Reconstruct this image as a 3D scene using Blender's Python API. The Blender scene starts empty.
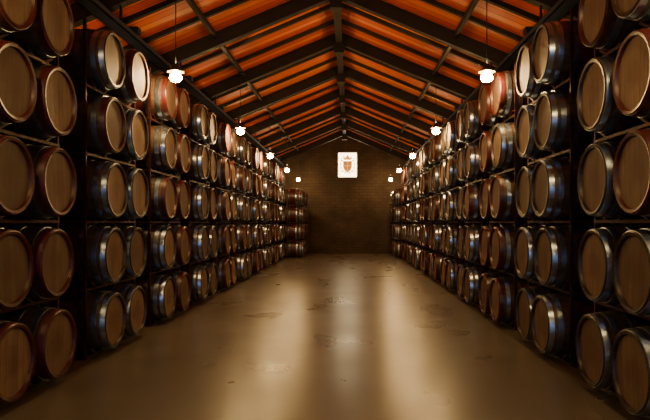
import bpy, bmesh, math, random
from mathutils import Vector, Matrix
random.seed(4)
S=bpy.context.scene
COL=S.collection
F=590.0
XC=-0.27; RIDGE=6.3; SLOPE=0.42; HALF=5.4; YB=31.0; YF=-5.0
def roofz(x): return RIDGE-SLOPE*abs(x-XC)

# ---------------------------------------------------------------- materials
def newmat(name):
    m=bpy.data.materials.new(name); m.use_nodes=True
    nt=m.node_tree; b=nt.nodes['Principled BSDF']
    return m,nt,b
def N(nt,t,**k):
    n=nt.nodes.new(t)
    for a,v in k.items(): setattr(n,a,v)
    return n
def ramp(nt,stops):
    r=N(nt,'ShaderNodeValToRGB'); e=r.color_ramp.elements
    e[0].position,e[0].color=stops[0][0],(*stops[0][1],1)
    e[1].position,e[1].color=stops[-1][0],(*stops[-1][1],1)
    for p,c in stops[1:-1]:
        x=e.new(p); x.color=(*c,1)
    return r
def simple(name,col,rough=.5,metal=0.,noise=0.25,scale=6,bump=0.0):
    m,nt,b=newmat(name); L=nt.links
    tc=N(nt,'ShaderNodeTexCoord'); n=N(nt,'ShaderNodeTexNoise'); n.inputs['Scale'].default_value=scale
    n.inputs['Detail'].default_value=5
    L.new(tc.outputs['Object'],n.inputs['Vector'])
    lo=tuple(c*(1-noise) for c in col); hi=tuple(min(1,c*(1+noise)) for c in col)
    r=ramp(nt,[(.3,lo),(.7,hi)])
    L.new(n.outputs['Fac'],r.inputs['Fac']); L.new(r.outputs['Color'],b.inputs['Base Color'])
    b.inputs['Roughness'].default_value=rough; b.inputs['Metallic'].default_value=metal
    if bump:
        bp=N(nt,'ShaderNodeBump'); bp.inputs['Strength'].default_value=bump; bp.inputs['Distance'].default_value=.02
        L.new(n.outputs['Fac'],bp.inputs['Height']); L.new(bp.outputs['Normal'],b.inputs['Normal'])
    return m
def emis(name,col,st):
    m,nt,b=newmat(name)
    b.inputs['Base Color'].default_value=(*col,1)
    b.inputs['Emission Color'].default_value=(*col,1); b.inputs['Emission Strength'].default_value=st
    return m

def head_mat():
    m,nt,b=newmat('barrel_head_oak'); L=nt.links
    tc=N(nt,'ShaderNodeTexCoord'); oi=N(nt,'ShaderNodeObjectInfo')
    mp=N(nt,'ShaderNodeMapping'); mp.inputs['Scale'].default_value=(1,1,0.12)
    L.new(tc.outputs['Object'],mp.inputs['Vector'])
    off=N(nt,'ShaderNodeVectorMath',operation='ADD')
    cx=N(nt,'ShaderNodeCombineXYZ'); mu=N(nt,'ShaderNodeMath',operation='MULTIPLY'); mu.inputs[1].default_value=30
    L.new(oi.outputs['Random'],mu.inputs[0]); L.new(mu.outputs[0],cx.inputs[0])
    L.new(mp.outputs[0],off.inputs[0]); L.new(cx.outputs[0],off.inputs[1])
    n=N(nt,'ShaderNodeTexNoise'); n.inputs['Scale'].default_value=22; n.inputs['Detail'].default_value=4
    L.new(off.outputs[0],n.inputs['Vector'])
    sp=N(nt,'ShaderNodeSeparateXYZ'); L.new(tc.outputs['Object'],sp.inputs[0])
    dv=N(nt,'ShaderNodeMath',operation='DIVIDE'); dv.inputs[1].default_value=.085; L.new(sp.outputs['Y'],dv.inputs[0])
    fl=N(nt,'ShaderNodeMath',operation='FLOOR'); L.new(dv.outputs[0],fl.inputs[0])
    ad=N(nt,'ShaderNodeMath',operation='ADD'); L.new(fl.outputs[0],ad.inputs[0]); L.new(mu.outputs[0],ad.inputs[1])
    wn=N(nt,'ShaderNodeTexWhiteNoise',noise_dimensions='1D'); L.new(ad.outputs[0],wn.inputs['W'])
    fr=N(nt,'ShaderNodeMath',operation='FRACT'); L.new(dv.outputs[0],fr.inputs[0])
    gp=N(nt,'ShaderNodeMath',operation='GREATER_THAN'); gp.inputs[1].default_value=.04; L.new(fr.outputs[0],gp.inputs[0])
    r=ramp(nt,[(.2,(.21,.130,.073)),(.8,(.39,.255,.148))])
    mx=N(nt,'ShaderNodeMath',operation='MULTIPLY_ADD'); mx.inputs[1].default_value=.3; 
    L.new(wn.outputs['Value'],mx.inputs[0]); 
    hf=N(nt,'ShaderNodeMath',operation='MULTIPLY'); hf.inputs[1].default_value=.7; L.new(n.outputs['Fac'],hf.inputs[0]); L.new(hf.outputs[0],mx.inputs[2])
    L.new(mx.outputs[0],r.inputs['Fac'])
    hs=N(nt,'ShaderNodeHueSaturation'); L.new(r.outputs['Color'],hs.inputs['Color'])
    vr=N(nt,'ShaderNodeMapRange'); vr.inputs['To Min'].default_value=.45; vr.inputs['To Max'].default_value=1.15
    L.new(oi.outputs['Random'],vr.inputs['Value']); L.new(vr.outputs[0],hs.inputs['Value'])
    # wine / cooper's-stamp stain in the middle of the head, different on every barrel
    cyz=N(nt,'ShaderNodeCombineXYZ'); L.new(sp.outputs['Y'],cyz.inputs[1]); L.new(sp.outputs['Z'],cyz.inputs[2])
    ln=N(nt,'ShaderNodeVectorMath',operation='LENGTH'); L.new(cyz.outputs[0],ln.inputs[0])
    n4=N(nt,'ShaderNodeTexNoise'); n4.inputs['Scale'].default_value=9; n4.inputs['Detail'].default_value=3
    of2=N(nt,'ShaderNodeVectorMath',operation='ADD'); L.new(tc.outputs['Object'],of2.inputs[0]); L.new(cx.outputs[0],of2.inputs[1]); L.new(of2.outputs[0],n4.inputs['Vector'])
    a2=N(nt,'ShaderNodeMath',operation='MULTIPLY_ADD'); a2.inputs[1].default_value=.22; L.new(n4.outputs['Fac'],a2.inputs[0]); L.new(ln.outputs['Value'],a2.inputs[2])
    st=N(nt,'ShaderNodeMapRange',interpolation_type='SMOOTHSTEP'); st.inputs['From Min'].default_value=.32; st.inputs['From Max'].default_value=.16
    st.inputs['To Min'].default_value=0; st.inputs['To Max'].default_value=.5
    L.new(a2.outputs[0],st.inputs['Value'])
    sm=N(nt,'ShaderNodeMix',data_type='RGBA'); sm.inputs['B'].default_value=(.12,.05,.03,1)
    L.new(st.outputs[0],sm.inputs['Factor']); L.new(hs.outputs['Color'],sm.inputs['A'])
    mm=N(nt,'ShaderNodeMix',data_type='RGBA'); mm.inputs['A'].default_value=(.07,.035,.018,1)
    L.new(gp.outputs[0],mm.inputs['Factor']); L.new(sm.outputs['Result'],mm.inputs['B'])
    L.new(mm.outputs['Result'],b.inputs['Base Color'])
    b.inputs['Roughness'].default_value=.6
    return m
def stave_mat(name,c0,c1,belly=False):
    m,nt,b=newmat(name); L=nt.links
    tc=N(nt,'ShaderNodeTexCoord'); sp=N(nt,'ShaderNodeSeparateXYZ'); L.new(tc.outputs['Object'],sp.inputs[0])
    at=N(nt,'ShaderNodeMath',operation='ARCTAN2'); L.new(sp.outputs['Y'],at.inputs[0]); L.new(sp.outputs['Z'],at.inputs[1])
    mu=N(nt,'ShaderNodeMath',operation='MULTIPLY'); mu.inputs[1].default_value=28/(2*math.pi); L.new(at.outputs[0],mu.inputs[0])
    fr=N(nt,'ShaderNodeMath',operation='FRACT'); L.new(mu.outputs[0],fr.inputs[0])
    fl=N(nt,'ShaderNodeMath',operation='FLOOR'); L.new(mu.outputs[0],fl.inputs[0])
    wn=N(nt,'ShaderNodeTexWhiteNoise',noise_dimensions='1D'); L.new(fl.outputs[0],wn.inputs['W'])
    r=ramp(nt,[(0,c0),(1,c1)]); L.new(wn.outputs['Value'],r.inputs['Fac'])
    col=r.outputs['Color']
    if belly:   # wine-stained band round the bung
        ab=N(nt,'ShaderNodeMath',operation='ABSOLUTE'); L.new(sp.outputs['X'],ab.inputs[0])
        lt=N(nt,'ShaderNodeMath',operation='LESS_THAN'); lt.inputs[1].default_value=.135; L.new(ab.outputs[0],lt.inputs[0])
        bm_=N(nt,'ShaderNodeMix',data_type='RGBA'); bm_.inputs['B'].default_value=(.075,.012,.012,1)
        L.new(lt.outputs[0],bm_.inputs['Factor']); L.new(col,bm_.inputs['A']); col=bm_.outputs['Result']
    g=N(nt,'ShaderNodeMath',operation='GREATER_THAN'); g.inputs[1].default_value=.07; L.new(fr.outputs[0],g.inputs[0])
    mm=N(nt,'ShaderNodeMix',data_type='RGBA'); mm.inputs['A'].default_value=(.01,.006,.004,1)
    L.new(g.outputs[0],mm.inputs['Factor']); L.new(col,mm.inputs['B'])
    L.new(mm.outputs['Result'],b.inputs['Base Color']); b.inputs['Roughness'].default_value=.42
    return m
M_head=head_mat(); M_stave=stave_mat('barrel_stave_oak',(.05,.03,.018),(.13,.08,.048),True)
M_chime=stave_mat('barrel_chime_dark',(.02,.013,.009),(.045,.027,.018))
M_hoop=simple('galvanised_hoop',(.36,.44,.55),.28,.95,.35,9)
M_red=simple('red_painted_chime',(.065,.009,.008),.4,0,.3,12)
M_rack=simple('rack_red_steel',(.045,.009,.008),.45,.3,.3,8)
M_beam=simple('dark_timber',(.011,.006,.0035),.7,0,.4,5)
M_steel=simple('dark_blue_steel',(.02,.03,.055),.45,.6,.3,5)
M_shade=simple('lamp_enamel',(.05,.06,.07),.35,.5,.2,10)
M_shin=simple('lamp_enamel_inner',(.10,.07,.035),.5,0,.05,10)
M_bulb=emis('bulb_glow',(1,.64,.25),320)

def ceiling_mat():
    m,nt,b=newmat('ceiling_boards'); L=nt.links
    tc=N(nt,'ShaderNodeTexCoord'); sp=N(nt,'ShaderNodeSeparateXYZ'); L.new(tc.outputs['Object'],sp.inputs[0])
    dv=N(nt,'ShaderNodeMath',operation='DIVIDE'); dv.inputs[1].default_value=.2; L.new(sp.outputs['Y'],dv.inputs[0])
    fl=N(nt,'ShaderNodeMath',operation='FLOOR'); L.new(dv.outputs[0],fl.inputs[0])
    fr=N(nt,'ShaderNodeMath',operation='FRACT'); L.new(dv.outputs[0],fr.inputs[0])
    wn=N(nt,'ShaderNodeTexWhiteNoise',noise_dimensions='1D'); L.new(fl.outputs[0],wn.inputs['W'])
    r=ramp(nt,[(0,(.55,.06,.010)),(.5,(.74,.13,.018)),(1,(.86,.26,.035))]); L.new(wn.outputs['Value'],r.inputs['Fac'])
    g=N(nt,'ShaderNodeMath',operation='GREATER_THAN'); g.inputs[1].default_value=.07; L.new(fr.outputs[0],g.inputs[0])
    mm=N(nt,'ShaderNodeMix',data_type='RGBA'); mm.inputs['A'].default_value=(.10,.015,.005,1)
    L.new(g.outputs[0],mm.inputs['Factor']); L.new(r.outputs['Color'],mm.inputs['B'])
    L.new(mm.outputs['Result'],b.inputs['Base Color']); b.inputs['Roughness'].default_value=.55
    return m
M_ceil=ceiling_mat()
def brick_mat(name,c1,c2,mo,sc=1.0):
    m,nt,b=newmat(name); L=nt.links
    tc=N(nt,'ShaderNodeTexCoord'); sp=N(nt,'ShaderNodeSeparateXYZ'); L.new(tc.outputs['Object'],sp.inputs[0])
    ad=N(nt,'ShaderNodeMath',operation='ADD'); L.new(sp.outputs['X'],ad.inputs[0]); L.new(sp.outputs['Y'],ad.inputs[1])
    cb=N(nt,'ShaderNodeCombineXYZ'); L.new(ad.outputs[0],cb.inputs[0]); L.new(sp.outputs['Z'],cb.inputs[1])
    br=N(nt,'ShaderNodeTexBrick'); br.inputs['Scale'].default_value=sc
    br.inputs['Brick Width'].default_value=.42; br.inputs['Row Height'].default_value=.16; br.inputs['Mortar Size'].default_value=.016
    br.inputs['Color1'].default_value=(*c1,1); br.inputs['Color2'].default_value=(*c2,1); br.inputs['Mortar'].default_value=(*mo,1)
    L.new(cb.outputs[0],br.inputs['Vector'])
    n=N(nt,'ShaderNodeTexNoise'); n.inputs['Scale'].default_value=1.5; n.inputs['Detail'].default_value=6; L.new(tc.outputs['Object'],n.inputs['Vector'])
    r=ramp(nt,[(.3,(.55,.55,.55)),(.7,(1.1,1.1,1.1))]); L.new(n.outputs['Fac'],r.inputs['Fac'])
    mm=N(nt,'ShaderNodeMix',data_type='RGBA',blend_type='MULTIPLY'); mm.inputs['Factor'].default_value=1
    L.new(br.outputs['Color'],mm.inputs['A']); L.new(r.outputs['Color'],mm.inputs['B']); L.new(mm.outputs['Result'],b.inputs['Base Color'])
    bp=N(nt,'ShaderNodeBump'); bp.inputs['Strength'].default_value=.3; bp.inputs['Distance'].default_value=.02
    L.new(br.outputs['Fac'],bp.inputs['Height']); bp.invert=True; L.new(bp.outputs['Normal'],b.inputs['Normal'])
    b.inputs['Roughness'].default_value=.85
    return m
M_brick=brick_mat('old_brick',(.080,.052,.033),(.066,.042,.027),(.050,.033,.022))
M_plaster=simple('dark_plaster',(.04,.028,.02),.9,0,.3,1.5)
def floor_mat():
    m,nt,b=newmat('polished_concrete'); L=nt.links
    tc=N(nt,'ShaderNodeTexCoord')
    mp=N(nt,'ShaderNodeMapping'); mp.inputs['Scale'].default_value=(1,.7,1); L.new(tc.outputs['Object'],mp.inputs[0])
    n=N(nt,'ShaderNodeTexNoise'); n.inputs['Scale'].default_value=1.4; n.inputs['Detail'].default_value=3; n.inputs['Roughness'].default_value=.45
    L.new(mp.outputs[0],n.inputs['Vector'])
    r=ramp(nt,[(.2,(.090,.073,.054)),(.8,(.150,.122,.090))]); L.new(n.outputs['Fac'],r.inputs['Fac'])
    L.new(r.outputs['Color'],b.inputs['Base Color'])
    n2=N(nt,'ShaderNodeTexNoise'); n2.inputs['Scale'].default_value=1.0; n2.inputs['Detail'].default_value=2; L.new(mp.outputs[0],n2.inputs['Vector'])
    mr=N(nt,'ShaderNodeMapRange'); mr.inputs['From Min'].default_value=.25; mr.inputs['From Max'].default_value=.75
    mr.inputs['To Min'].default_value=.25; mr.inputs['To Max'].default_value=.35
    L.new(n2.outputs['Fac'],mr.inputs['Value']); L.new(mr.outputs[0],b.inputs['Roughness'])
    return m
M_floor=floor_mat()

# ---------------------------------------------------------------- mesh helpers
def box(bm,x0,x1,y0,y1,z0,z1,mi=0):
    v=[bm.verts.new(p) for p in [(x0,y0,z0),(x1,y0,z0),(x1,y1,z0),(x0,y1,z0),(x0,y0,z1),(x1,y0,z1),(x1,y1,z1),(x0,y1,z1)]]
    for f in [(3,2,1,0),(4,5,6,7),(0,1,5,4),(1,2,6,5),(2,3,7,6),(3,0,4,7)]:
        fc=bm.faces.new([v[i] for i in f]); fc.material_index=mi
def beam(bm,a,b,w,h,mi=0):
    a=Vector(a); b=Vector(b); d=(b-a); L=d.length; d.normalize()
    up=Vector((0,0,1)) if abs(d.z)<.95 else Vector((0,1,0))
    s=d.cross(up).normalized(); u=s.cross(d)
    vs=[]
    for p in (a,b):
        for i,j in ((-1,-1),(1,-1),(1,1),(-1,1)):
            vs.append(bm.verts.new(p+s*i*w/2+u*j*h/2))
    for f in [(3,2,1,0),(4,5,6,7),(0,1,5,4),(1,2,6,5),(2,3,7,6),(3,0,4,7)]:
        fc=bm.faces.new([vs[i] for i in f]); fc.material_index=mi
def prism(bm,pts,y0,y1,mi=0):
    a=[bm.verts.new((x,y0,z)) for x,z in pts]; b=[bm.verts.new((x,y1,z)) for x,z in pts]
    n=len(pts)
    bm.faces.new(a).material_index=mi; bm.faces.new(b[::-1]).material_index=mi
    for i in range(n):
        bm.faces.new([a[i],b[i],b[(i+1)%n],a[(i+1)%n]]).material_index=mi
def lathe(bm,prof,seg,axis='Z',mi=0,smooth=True,mis=None):
    rings=[]
    for t,r in prof:
        if r<1e-6:
            p=(0,0,t) if axis=='Z' else (t,0,0)
            rings.append([bm.verts.new(p)])
        else:
            rg=[]
            for i in range(seg):
                a=2*math.pi*i/seg
                p=(r*math.cos(a),r*math.sin(a),t) if axis=='Z' else (t,r*math.cos(a),r*math.sin(a))
                rg.append(bm.verts.new(p))
            rings.append(rg)
    for k in range(len(rings)-1):
        A,B=rings[k],rings[k+1]; m=mis[k] if mis else mi
        for i in range(seg):
            j=(i+1)%seg
            if len(A)==1 and len(B)==1: continue
            if len(A)==1: f=bm.faces.new([A[0],B[i],B[j]])
            elif len(B)==1: f=bm.faces.new([A[i],A[j],B[0]])
            else: f=bm.faces.new([A[i],A[j],B[j],B[i]])
            f.material_index=m; f.smooth=smooth
def mesh(bm,name,mats):
    bmesh.ops.recalc_face_normals(bm,faces=bm.faces[:])
    me=bpy.data.meshes.new(name); bm.to_mesh(me); bm.free()
    for m in mats: me.materials.append(m)
    return me
def obj(name,data,loc=(0,0,0),parent=None,rot=None):
    o=bpy.data.objects.new(name,data); COL.objects.link(o); o.location=loc
    if rot: o.rotation_euler=rot
    if parent: o.parent=parent
    return o

# ---------------------------------------------------------------- barrels
BL=.475
def rad(t): return .374-.045*(t/BL)**2
def barrel_mesh(name,red):
    bm=bmesh.new()
    rh=.292
    prof=[(-BL+.035,0),(-BL+.035,.15),(-BL+.035,rh)]; mis=[1,1]
    prof+=[(-BL+.006,rh+.006),(-BL,rad(BL)-.006)]; mis+=[3,3]
    bands=[(.405,.462),(.305,.365),(.135,.190)]
    allb=sorted([(-b,-a) for a,b in bands]+bands)
    prof.append((-BL+.003,rad(BL)-.002)); mis.append(3)
    for a,b in allb:
        last=prof[-1][0]
        nsub=max(1,int((a-last)/.06))
        for i in range(1,nsub+1):
            t=last+(a-last)*i/nsub
            prof.append((t,rad(t))); mis.append(0 if abs(last)<.44 else 3)
        e=.006
        prof.append((a+.001,rad(a)+e)); mis.append(2)
        prof.append((b-.001,rad(b)+e)); mis.append(2)
        prof.append((b,rad(b))); mis.append(2)
    prof.append((BL-.003,rad(BL)-.002)); mis.append(3)
    prof.append((BL,rad(BL)-.006)); mis.append(3)
    prof.append((BL-.006,rh+.006)); mis.append(3)
    prof.append((BL-.035,rh)); mis.append(3)
    prof.append((BL-.035,.15)); mis.append(1)
    prof.append((BL-.035,0)); mis.append(1)
    lathe(bm,prof,40,'X',mis=mis)
    seg=10; c=[bm.verts.new((.028*math.cos(6.283*i/seg),.028*math.sin(6.283*i/seg),.368)) for i in range(seg)]
    d=[bm.verts.new((.024*math.cos(6.283*i/seg),.024*math.sin(6.283*i/seg),.386)) for i in range(seg)]
    bm.faces.new(d).material_index=1
    for i in range(seg):
        bm.faces.new([c[i],c[(i+1)%seg],d[(i+1)%seg],d[i]]).material_index=1
    me=mesh(bm,name,[M_stave,M_head,M_hoop,M_red if red else M_chime])
    if red:
        for p in me.polygons:
            if p.material_index==2 and abs(p.center.x)>.39: p.material_index=3
    me.set_sharp_from_angle(angle=math.radians(35)) if hasattr(me,'set_sharp_from_angle') else None
    return me
B_silver=barrel_mesh('wine_barrel_silver',False); B_red=barrel_mesh('wine_barrel_red',True)

PITCH=.80
def rack_mesh(levels):
    bm=bmesh.new()
    hw=.80
    for l in range(levels):
        z=l*PITCH
        for xs in (-.25,.25):
            box(bm,xs-.02,xs+.02,-hw,hw,z,z+.03)
            for yc in (-.4,.4):
                for s in (-1,1):
                    beam(bm,(xs,yc+s*.12,z+.025),(xs,yc+s*.26,z+.10),.04,.025)
        for ys in (-hw+.02,hw-.02):
            box(bm,-.25,.25,ys-.015,ys+.015,z,z+.03)
            for xs in (-.25,.25):
                box(bm,xs-.016,xs+.016,ys-.015,ys+.015,z+.03,z+PITCH)
    return mesh(bm,'barrel_rack_mesh',[M_rack])
R5=rack_mesh(5); R4=rack_mesh(4)
def column(xf,side,yc,levels,red,deep=2):
    for dpt in range(deep):
        xc=xf+side*(BL+dpt*1.02)
        obj('barrel_rack',R5 if levels==5 else R4,(xc,yc,0))
        for l in range(levels):
            for s in (-.395,.395):
                r=red if random.random()<.85 else (not red)
                o=obj('wine_barrel',B_red if r else B_silver,(xc+random.uniform(-.02,.02),yc+s,l*PITCH+.405),
                      rot=(random.uniform(-.12,.12),0,0))
P=2.22
for k in range(-1,10):
    column(-2.87,-1,5.45+k*P,5,k%2==0)
for k in range(2):
    column(-2.15,-1,27.75+k*1.75,4,k==1)
for k in range(-1,12):
    column(2.25 if k<10 else 2.05,1,5.15+k*P,5 if k<10 else 4,k in(2,6,9))

# ---------------------------------------------------------------- room shell
bm=bmesh.new(); box(bm,XC-HALF-.3,XC+HALF+.3,YF-.3,YB+.3,-.2,0); obj('floor',mesh(bm,'floor',[M_floor]))
bm=bmesh.new(); box(bm,XC-HALF-.3,XC-HALF,YF,YB,0,roofz(XC+HALF)); obj('wall_left',mesh(bm,'wall_left',[M_plaster]))
bm=bmesh.new(); box(bm,XC+HALF,XC+HALF+.3,YF,YB,0,roofz(XC+HALF)); obj('wall_right',mesh(bm,'wall_right',[M_plaster]))
WX=-.13; WZ=4.66; WW=.53; WH=.68
bm=bmesh.new()
xl,xr=XC-HALF-.3,XC+HALF+.3
prism(bm,[(xl,0),(WX-WW,0),(WX-WW,roofz(WX-WW)),(xl,roofz(xl))],YB,YB+.3)
prism(bm,[(WX+WW,0),(xr,0),(xr,roofz(xr)),(WX+WW,roofz(WX+WW))],YB,YB+.3)
prism(bm,[(WX-WW,0),(WX+WW,0),(WX+WW,WZ-WH),(WX-WW,WZ-WH)],YB,YB+.3)
prism(bm,[(WX-WW,WZ+WH),(WX+WW,WZ+WH),(WX+WW,roofz(WX+WW)),(XC,RIDGE),(WX-WW,roofz(WX-WW))],YB,YB+.3)
obj('wall_back',mesh(bm,'wall_back',[M_brick]))
bm=bmesh.new()
DW=1.8; DH=3.2
prism(bm,[(xl,0),(XC-DW,0),(XC-DW,roofz(XC-DW)),(xl,roofz(xl))],YF-.3,YF)
prism(bm,[(XC+DW,0),(xr,0),(xr,roofz(xr)),(XC+DW,roofz(XC+DW))],YF-.3,YF)
prism(bm,[(XC-DW,DH),(XC+DW,DH),(XC+DW,roofz(XC+DW)),(XC,RIDGE),(XC-DW,roofz(XC-DW))],YF-.3,YF)
obj('wall_front',mesh(bm,'wall_front',[M_plaster]))
bm=bmesh.new()
prism(bm,[(XC-HALF-.5,roofz(XC-HALF-.5)),(XC,RIDGE),(XC+HALF+.5,roofz(XC+HALF+.5)),(XC+HALF+.5,roofz(XC+HALF+.5)+.12),(XC,RIDGE+.12),(XC-HALF-.5,roofz(XC-HALF-.5)+.12)],YF-.3,YB+.3)
obj('ceiling',mesh(bm,'ceiling',[M_ceil]))

# roof timbers
def slope_beam(bm,y,w,h,drop,e=.02):
    for s in (-1,1):
        beam(bm,(XC,y,RIDGE-drop),(XC+s*(HALF-e),y,RIDGE-drop-SLOPE*(HALF-e)),w,h)
bm=bmesh.new()
y=14.5+1.0*-19
while y<YB-.1:
    if y>YF+.1: slope_beam(bm,y,.08,.08,.045)
    y+=1.0
obj('roof_rafters',mesh(bm,'roof_rafters',[M_beam]))
LU=(-2.33,2.31)
bm=bmesh.new()
for u in (-4.2,LU[0],LU[1],4.2):
    x=XC+u; beam(bm,(x,YF+.01,roofz(x)-.11),(x,YB-.01,roofz(x)-.11),.07,.09)
beam(bm,(XC,YF+.01,RIDGE-.18),(XC,YB-.01,RIDGE-.18),.16,.24)
obj('roof_purlins',mesh(bm,'roof_purlins',[M_beam]))
for k in range(-6,6):
    yt=14.5+3*k
    if yt<YF+.2: continue
    bm=bmesh.new()
    slope_beam(bm,0,.16,.22,.18)
    box(bm,XC-.12,XC+.12,-.12,.12,RIDGE-.54,RIDGE-.15)
    for s in (-1,1):
        beam(bm,(XC+s*(HALF-.1),0,3.4),(XC+s*(HALF-1.5),0,RIDGE-.25-SLOPE*(HALF-1.5)),.12,.14)
        box(bm,XC+s*(HALF-.01)-(.2 if s>0 else 0),XC+s*(HALF-.01)+(0 if s>0 else .2),-.12,.12,0,roofz(XC+HALF)-.15)
    obj('roof_truss',mesh(bm,'roof_truss',[M_beam]),(0,yt,0))

# ---------------------------------------------------------------- pendant lamps
LZ=3.8
bm=bmesh.new()
lathe(bm,[(.05,.125),(.062,.125),(.08,.095),(.11,.065),(.17,.035),(.175,.03)],28,mi=0)
lathe(bm,[(.175,.03),(.165,.027),(.10,.055),(.06,.118),(.05,.125)],28,mi=1)
ME_shade=mesh(bm,'lamp_shade',[M_shade,M_shin])
bm=bmesh.new()
lathe(bm,[(.11,.022),(.05,.03),(.02,.06),(-.01,.085),(-.05,.090),(-.085,.062),(-.105,0)],20)
ME_bulb=mesh(bm,'lamp_bulb',[M_bulb])
def lamp(x,y,rod_top,power):
    e=obj('pendant_lamp',None,(x,y,LZ)); e.empty_display_size=.1
    obj('shade',ME_shade,parent=e); obj('bulb',ME_bulb,parent=e)
    bm=bmesh.new(); lathe(bm,[(.17,0),(.17,.008),(rod_top-LZ,.008),(rod_top-LZ,0)],8)
    box(bm,-.05,.05,-.05,.05,rod_top-LZ-.03,rod_top-LZ)
    obj('rod',mesh(bm,'rod',[M_steel]),parent=e)
    l=bpy.data.lights.new('lamp_light','POINT'); l.energy=power; l.color=(1,.56,.22); l.shadow_soft_size=.06
    obj('lamp_light',l,(0,0,-.17),parent=e)
for y in (-1.6,3.6,8.8,14.0,19.2,24.4,29.6):
    for x in (XC+LU[0],XC+LU[1]):
        lamp(x,y,roofz(x)-.155,1 if y<5 else 24)

# invented up-facing fill lights on the cable trays, added to brighten the roof boards
bm=bmesh.new()
box(bm,-.09,.09,-.07,.07,-.05,.04); box(bm,-.012,.012,-.012,.012,-.16,-.05); box(bm,-.05,.05,-.05,.05,-.17,-.15)
ME_fill=mesh(bm,'added_fill_body',[M_steel])
for x,zt in ((-3.3,4.365),(2.75,4.365)):
    for y in (9.0,12.0,15.0,18,21,24,27):
        e=obj('added_roof_fill',None,(x,y,zt+.17))
        obj('added_fill_body',ME_fill,parent=e)
        l=bpy.data.lights.new('added_fill_beam','SPOT'); l.energy=420 if 11<y<25 else 260; l.color=(1,.58,.22); l.spot_size=math.radians(66); l.spot_blend=1; l.shadow_soft_size=.05
        o=obj('added_fill_beam',l,(0,0,.06),parent=e)
        sg=1 if x<0 else -1
        d=Vector((XC-x+sg*.5,.6,RIDGE-.7-zt))
        o.rotation_euler=d.to_track_quat('-Z','Y').to_euler()

for x in (-3.3,2.75):
    bm=bmesh.new()
    zt=4.35
    a,b_=YF+.1,YB-.1
    box(bm,x-.1,x+.1,a,b_,zt,zt+.015); box(bm,x-.1,x-.085,a,b_,zt,zt+.08); box(bm,x+.085,x+.1,a,b_,zt,zt+.08)
    for k in range(-6,6):
        yt=14.5+3*k
        if yt>YF+.2: beam(bm,(x,yt,zt+.01),(x,yt,roofz(x)-.3),.03,.03)
    obj('cable_tray',mesh(bm,'cable_tray',[M_steel]))

# ---------------------------------------------------------------- stained window
M_pane=emis('window_daylight_glass',(1,.80,.45),9)
M_gold=emis('stained_glass_amber',(.80,.36,.07),1.2)
M_crim=emis('stained_glass_crimson',(.60,.22,.05),.8)
M_grn=emis('stained_glass_olive',(.50,.35,.09),1.4)
e=obj('window_1',None,(WX,YB+.1,WZ))
bm=bmesh.new(); box(bm,-WW,WW,.06,.08,-WH,WH); obj('glass',mesh(bm,'glass',[M_pane]),parent=e)
bm=bmesh.new(); fw=.045
for a,b_,c,d in ((-WW,-WW+fw,-WH,WH),(WW-fw,WW,-WH,WH),(-WW,WW,-WH,-WH+fw),(-WW,WW,WH-fw,WH)):
    box(bm,a,b_,-.02,.05,c,d)
for z in (-.33,.33): box(bm,-WW,WW,.02,.05,z-.01,z+.01)
obj('frame',mesh(bm,'frame',[M_steel]),parent=e)
bm=bmesh.new()
sh=[(-.2,.18),(.2,.18),(.2,-.08),(.15,-.22),(0,-.34),(-.15,-.22),(-.2,-.08)]
prism(bm,sh,.0,.02,0)
prism(bm,[(x*.78,z*.78-.01) for x,z in sh],-.012,.0,1)
box(bm,-.025,.025,-.02,-.012,-.25,.13,0); box(bm,-.15,.15,-.02,-.012,-.06,-.01,0)
prism(bm,[(-.16,.22),(.16,.22),(.2,.42),(.1,.32),(0,.46),(-.1,.32),(-.2,.42)],0,.02,0)
for s in (-1,1):
    for i in range(6):
        a=math.radians(-75+i*28); cx=s*(.31*math.cos(a)); cz=.34*math.sin(a)-.02
        prism(bm,[(cx-.05,cz),(cx,cz-.045),(cx+.05,cz),(cx,cz+.06)],0,.02,2)
o=obj('coat_of_arms',mesh(bm,'coat_of_arms',[M_gold,M_crim,M_grn]),parent=e); o.scale=(1.2,1,1.2)
l=bpy.data.lights.new('window_daylight','AREA'); l.shape='RECTANGLE'; l.size=.9; l.size_y=1.2; l.energy=22; l.color=(1,.78,.45)
o=obj('window_daylight',l,(0,-.13,0),parent=e,rot=(math.radians(-90),0,0))

# daylight from the open doorway behind the camera
l=bpy.data.lights.new('doorway_daylight','AREA'); l.shape='RECTANGLE'; l.size=3.4; l.size_y=3.0; l.energy=80; l.color=(.44,.63,1)
o=obj('doorway_daylight',l,(XC,YF+.05,1.7),rot=(math.radians(90),0,0))
w=bpy.data.worlds.new('World'); S.world=w; w.use_nodes=True
w.node_tree.nodes['Background'].inputs[0].default_value=(.3,.45,.8,1); w.node_tree.nodes['Background'].inputs[1].default_value=.02

# ---------------------------------------------------------------- camera
c=bpy.data.cameras.new('camera'); c.sensor_width=36; c.lens=36*F/650; c.shift_x=-25/650; c.shift_y=13/650
co=obj('camera',c,(0,0,1.6),rot=(math.radians(90),0,0)); S.camera=co
